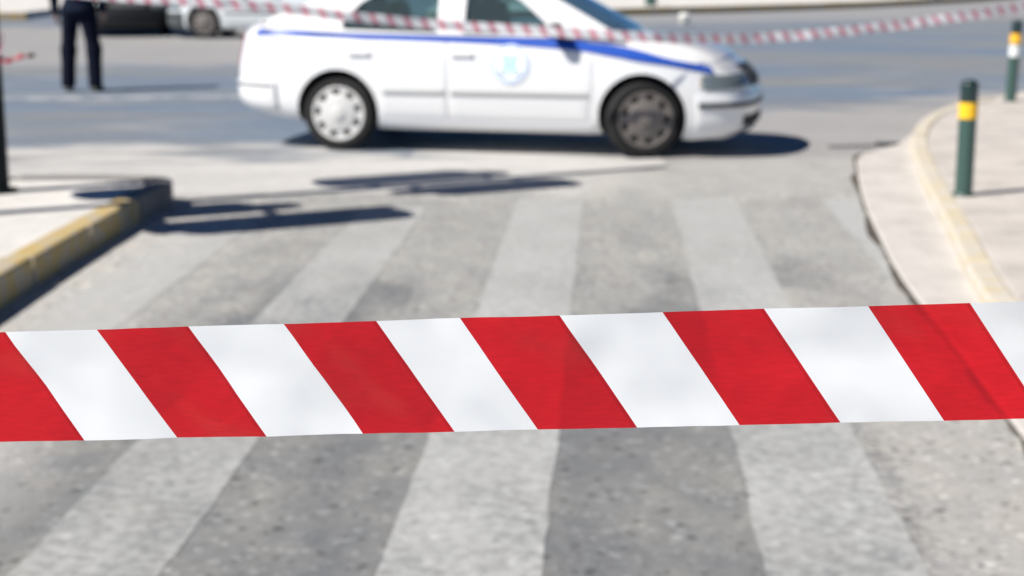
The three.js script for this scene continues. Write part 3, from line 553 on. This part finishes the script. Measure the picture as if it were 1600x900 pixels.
makeCar('parked_car', 'black car standing behind the person in dark clothes', -8.05, -33.9, -Math.PI / 2 + 0.25, [0.004, 0.0045, 0.006], { coat: 0, rough: 0.7 });

// ---------------------------------------------------------------- person
{
  // distance to a tapered capsule
  const cap = (p, a, b, ra, rb) => { const bx = b[0] - a[0], by = b[1] - a[1], bz = b[2] - a[2], px = p[0] - a[0], py = p[1] - a[1], pz = p[2] - a[2]; const t = sat((px * bx + py * by + pz * bz) / (bx * bx + by * by + bz * bz)); return Math.hypot(px - bx * t, py - by * t, pz - bz * t) - lerp(ra, rb, t); };
  const smin = (a, b, k) => { const h = sat(0.5 + 0.5 * (b - a) / k); return lerp(b, a, h) - k * h * (1 - h); };
  const field = (bones, k) => p => { let d = 9; for (const [a, b, ra, rb] of bones) { const e = cap(p, a, b, ra, rb); d = d > 8 ? e : smin(d, e, k); } return d; };
  function march(sdf, c, half, res) {
    const mc = new MarchingCubes(res, new THREE.MeshStandardMaterial(), false, false, 120000); mc.isolation = 0; const h = res / 2;
    for (let k = 0; k < res; k++) for (let j = 0; j < res; j++) for (let i = 0; i < res; i++) mc.field[k * res * res + j * res + i] = -sdf([c[0] + (i - h) / h * half, c[1] + (j - h) / h * half, c[2] + (k - h) / h * half]);
    mc.update(); const n = mc.count ?? mc.geometry.drawRange.count;
    const pos = mc.positionArray.slice(0, n * 3), nor = mc.normalArray.slice(0, n * 3);
    for (let i = 0; i < n; i++) { for (let q = 0; q < 3; q++) pos[3 * i + q] = pos[3 * i + q] * half + c[q]; const L = Math.hypot(nor[3 * i], nor[3 * i + 1], nor[3 * i + 2]) || 1; for (let q = 0; q < 3; q++) nor[3 * i + q] /= L; }
    const g = new THREE.BufferGeometry(); g.setAttribute('position', new THREE.BufferAttribute(pos, 3)); g.setAttribute('normal', new THREE.BufferAttribute(nor, 3)); return g;
  }
  // standing with feet apart, back to the camera (faces -z); x to the right
  const hip = s => [s * 0.10, 0.92, 0], knee = s => [s * 0.155, 0.49, -0.02], ank = s => [s * 0.165, 0.09, 0.02];
  const sh = s => [s * 0.20, 1.44, 0], elb = [[-0.285, 1.17, 0.03], [0.27, 1.16, 0.0]], wri = [[-0.295, 0.93, -0.02], [0.26, 0.94, -0.10]];
  const arm = s => s < 0 ? 0 : 1;
  const legs = [], arms = [];
  for (const s of [-1, 1]) { legs.push([hip(s), knee(s), 0.082, 0.055], [knee(s), ank(s), 0.055, 0.038]); arms.push([sh(s), elb[arm(s)], 0.055, 0.042], [elb[arm(s)], wri[arm(s)], 0.04, 0.028]); }
  const torso = [[[0, 0.95, 0], [0, 1.12, 0], 0.135, 0.125], [[-0.06, 0.95, 0], [0.06, 0.95, 0], 0.12, 0.12], [[0, 1.12, 0], [0, 1.36, 0], 0.13, 0.13], [[-0.1, 1.36, 0], [0.1, 1.36, 0], 0.115, 0.115], [[-0.17, 1.44, 0], [0.17, 1.44, 0], 0.06, 0.06], [[0, 1.44, 0], [0, 1.56, -0.02], 0.06, 0.055]];
  const person = thing('person', 'person in dark navy clothes standing with feet apart on the road', 'person', [-5.1, 0, -19.1], -0.1);
  const skin = std([0.46, 0.27, 0.19], 0.6), navy = phys([0.006, 0.008, 0.018], 0.95, { specularIntensity: 0.25 }), navyJ = phys([0.009, 0.014, 0.03], 0.9, { specularIntensity: 0.3 }), hair = std([0.02, 0.014, 0.01], 0.8), shoeM = std([0.2, 0.18, 0.13], 0.7);
  const bodyG = march(field([...legs, ...arms, ...torso], 0.05), [0, 0.88, 0], 0.96, 110);
  const hands = [];
  for (const s of [-1, 1]) {
    const w = wri[arm(s)], el = elb[arm(s)], d = V(w[0] - el[0], w[1] - el[1], w[2] - el[2]).normalize(), fwd = V(0, 0, -1), side = fwd.clone().addScaledVector(d, -fwd.dot(d)).normalize(), inn = d.clone().cross(side).normalize();
    if (inn.x * s > 0) inn.negate();
    const at = (l, f, i) => { const p = V(...w).addScaledVector(d, l).addScaledVector(side, f).addScaledVector(inn, i); return [p.x, p.y, p.z]; };
    const bs = [[at(-0.03, 0, 0), at(0.02, 0, 0), 0.028, 0.026]];
    for (const f of [-0.028, -0.01, 0.01, 0.028]) bs.push([at(0.015, f * 0.6, 0), at(0.09, f, 0.002), 0.017, 0.012]);
    const hf = field(bs, 0.016), fingers = [];
    [[-0.03, 0.062, 0.0078], [-0.011, 0.074, 0.0085], [0.009, 0.08, 0.009], [0.029, 0.072, 0.0085]].forEach(([f, L, r]) => { fingers.push([at(0.085, f, 0.002), at(0.085 + L * 0.5, f * 1.05, 0.012), r, r * 0.95], [at(0.085 + L * 0.5, f * 1.05, 0.012), at(0.085 + L * 0.85, f, 0.04), r * 0.95, r * 0.8]); });
    fingers.push([at(0.025, 0.025, 0.006), at(0.06, 0.052, 0.018), 0.014, 0.011], [at(0.06, 0.052, 0.018), at(0.095, 0.058, 0.026), 0.011, 0.0085]);
    const fd = p => { let m = hf(p); for (const [a, b, ra, rb] of fingers) m = Math.min(m, cap(p, a, b, ra, rb)); return m; };
    hands.push(march(fd, at(0.06, 0.005, 0.01), 0.12, 72));
  }
  const hc = [0, 1.655, -0.035];
  const head = p => {
    const x = p[0] - hc[0], y = p[1] - hc[1], z = p[2] - hc[2];
    const skull = (Math.hypot(x / 0.076, (y - 0.02) / 0.10, (z - 0.012) / 0.094) - 1) * 0.08;
    const jaw = (Math.hypot(x / 0.058, (y + 0.055) / 0.062, (z + 0.025) / 0.068) - 1) * 0.06;
    let d = smin(skull, jaw, 0.03);
    d = smin(d, cap(p, [0, hc[1] + 0.012, hc[2] - 0.082], [0, hc[1] - 0.022, hc[2] - 0.104], 0.009, 0.014), 0.012);
    for (const s of [-1, 1]) { d = smin(d, cap(p, [s * 0.077, hc[1] + 0.012, hc[2] + 0.01], [s * 0.074, hc[1] - 0.025, hc[2] + 0.004], 0.014, 0.009), 0.006); d = Math.max(d, 0.016 - Math.hypot(x - s * 0.031, (y - 0.004) * 1.3, z + 0.094)); }
    d = smin(d, cap(p, [-0.02, hc[1] - 0.052, hc[2] - 0.084], [0.02, hc[1] - 0.052, hc[2] - 0.084], 0.007, 0.007), 0.006);
    return smin(d, cap(p, [0, 1.52, -0.012], [0, 1.6, -0.02], 0.056, 0.052), 0.03);
  };
  const headG = march(head, [0, 1.64, -0.03], 0.16, 84);
  mesh('body', mergeGeometries([bodyG, headG, ...hands]), skin, person);
  const grow = (bs, k) => bs.map(([a, b, ra, rb]) => [a, b, ra + k, rb + k]);
  const fold = p => 0.004 * n3(p[0] * 8, p[1] * 16, p[2] * 8) + 0.0015 * n3(p[0] * 24 + 5, p[1] * 40, p[2] * 24);
  const tf = field([...grow(legs, 0.026), [[-0.07, 0.95, 0], [0.07, 0.95, 0], 0.135, 0.135], [[0, 0.97, 0], [0, 1.06, 0], 0.15, 0.145], ...[-1, 1].map(s => [knee(s), [ank(s)[0], 0.05, ank(s)[2]], 0.078, 0.074])], 0.045);
  mesh('trousers', march(p => Math.max(tf(p) + fold(p), 0.045 - p[1], p[1] - 1.06), [0, 0.56, 0], 0.6, 104), navy, person);
  const jf = field([...grow(arms, 0.02), ...grow(torso.slice(0, 5), 0.022)], 0.05);
  mesh('jacket', march(p => Math.max(jf(p) + fold(p), 0.93 - p[1] - (Math.abs(p[0]) > 0.2 ? 0.3 : 0), p[1] - 1.53, cap(p, wri[0], [wri[0][0], wri[0][1] - 0.2, wri[0][2]], 0.05, 0.06) * -1 - 0.012, cap(p, wri[1], [wri[1][0], wri[1][1] - 0.2, wri[1][2] - 0.06], 0.05, 0.06) * -1 - 0.012), [0, 1.2, 0], 0.42, 96), navyJ, person);
  const hf = p => { const x = p[0] - hc[0], y = p[1] - hc[1], z = p[2] - hc[2]; return Math.max((Math.hypot(x / 0.083, (y - 0.024) / 0.106, (z - 0.016) / 0.1) - 1) * 0.085 + 0.003 * n3(x * 120, y * 60, z * 120), -(y + 0.03 + 0.6 * (z + 0.02) * -1 * 0 ), -(z + 0.03 + 1.1 * (y - 0.075) * -1 * -1 > 0 ? z + 0.045 + (y - 0.05) * 0.9 : z + 0.045 + (y - 0.05) * 0.9)); };
  mesh('hair', march(hf, [0, 1.68, -0.02], 0.16, 64), hair, person);
  for (const s of [-1, 1]) { const a = ank(s); mesh('shoe', march(field([[[a[0], 0.045, a[2] + 0.03], [a[0] + s * 0.02, 0.04, a[2] - 0.13], 0.045, 0.038], [[a[0], 0.05, a[2]], [a[0], 0.11, a[2]], 0.044, 0.042]], 0.03), [a[0], 0.08, a[2] - 0.05], 0.17, 40), shoeM, person);
    mesh('eye', new THREE.SphereGeometry(0.011, 14, 10).translate(hc[0] + s * 0.031, hc[1] + 0.004, hc[2] - 0.079), std([0.5, 0.48, 0.45], 0.3), person); }
}

// ---------------------------------------------------------------- far small things
{
  const ball = thing('glint_blob', 'small pale round cup added for a blurred glint by the far kerb', 'cup', [4.0, 0.0, -37.6], 0.5);
  const blobM = std([0.82, 0.78, 0.66], 0.5);  // pale round shape added in place of an unfocused glint
  mesh('cup', new THREE.LatheGeometry([[0, 0], [0.1, 0], [0.135, 0.2], [0.14, 0.205], [0.13, 0.202], [0.095, 0.012], [0, 0.012]].map(q => new THREE.Vector2(...q)), 28), blobM, ball);
  mesh('blob_top', new THREE.LatheGeometry([[0.143, 0.195], [0.143, 0.215], [0.12, 0.24], [0.06, 0.27], [0, 0.275]].map(q => new THREE.Vector2(...q)), 28), std([0.8, 0.8, 0.76], 0.4), ball);
  // low clipped hedge behind the far kerb: leaf-sized faces through its volume
  const leafMat = [std([0.05, 0.11, 0.03], 0.7, { side: THREE.DoubleSide }), std([0.075, 0.13, 0.04], 0.7, { side: THREE.DoubleSide })];
  const r = rng(77);
  for (const [label, x, z, w, d, h, turn] of [['low green hedge behind the far kerb, next to the windscreen', 0.4, -47.4, 3.2, 0.9, 0.75, -0.5], ['low green hedge farther along the far pavement', 12.4, -56.6, 5.5, 0.9, 0.7, -0.72]]) {
    const hd = thing('hedge', label, 'hedge', [x, 0.165, z], turn, 'low hedges on the far pavement');
    const pos = [], idx = []; const N = Math.round(w * 900);
    for (let i = 0; i < N; i++) {
      const cx = (r() - 0.5) * w, cz = (r() - 0.5) * d, cy = Math.pow(r(), 0.7) * h * (1 + 0.12 * n2(cx * 2, cz * 2)) + 0.03, a = r() * 6.28, s = 0.03 + r() * 0.03, u = V(Math.cos(a), (r() - 0.5), Math.sin(a)).multiplyScalar(s), v = V(-Math.sin(a), r(), Math.cos(a)).multiplyScalar(s * 0.6), k = pos.length / 3;
      for (const [p, q] of [[-1, 0], [0, -1], [1, 0], [0, 1]]) pos.push(cx + u.x * p + v.x * q, Math.max(0.005, cy + u.y * p + v.y * q), cz + u.z * p + v.z * q);
      idx.push(k, k + 1, k + 2, k, k + 2, k + 3);
    }
    const g = new THREE.BufferGeometry(); g.setAttribute('position', new THREE.Float32BufferAttribute(pos, 3)); g.setIndex(idx); g.computeVertexNormals();
    const f = mesh('foliage', g, leafMat[0], hd); f.userData.kind = 'stuff';
    const st = []; for (let i = 0; i < w * 3; i++) st.push(new THREE.CylinderGeometry(0.012, 0.02, h * 0.8, 6).translate((r() - 0.5) * w * 0.95, h * 0.4, (r() - 0.5) * d * 0.5));
    const sm = mesh('stems', mergeGeometries(st), std([0.09, 0.065, 0.045], 0.9), hd); sm.userData.kind = 'stuff';
  }
}

renderer.render(scene, camera);
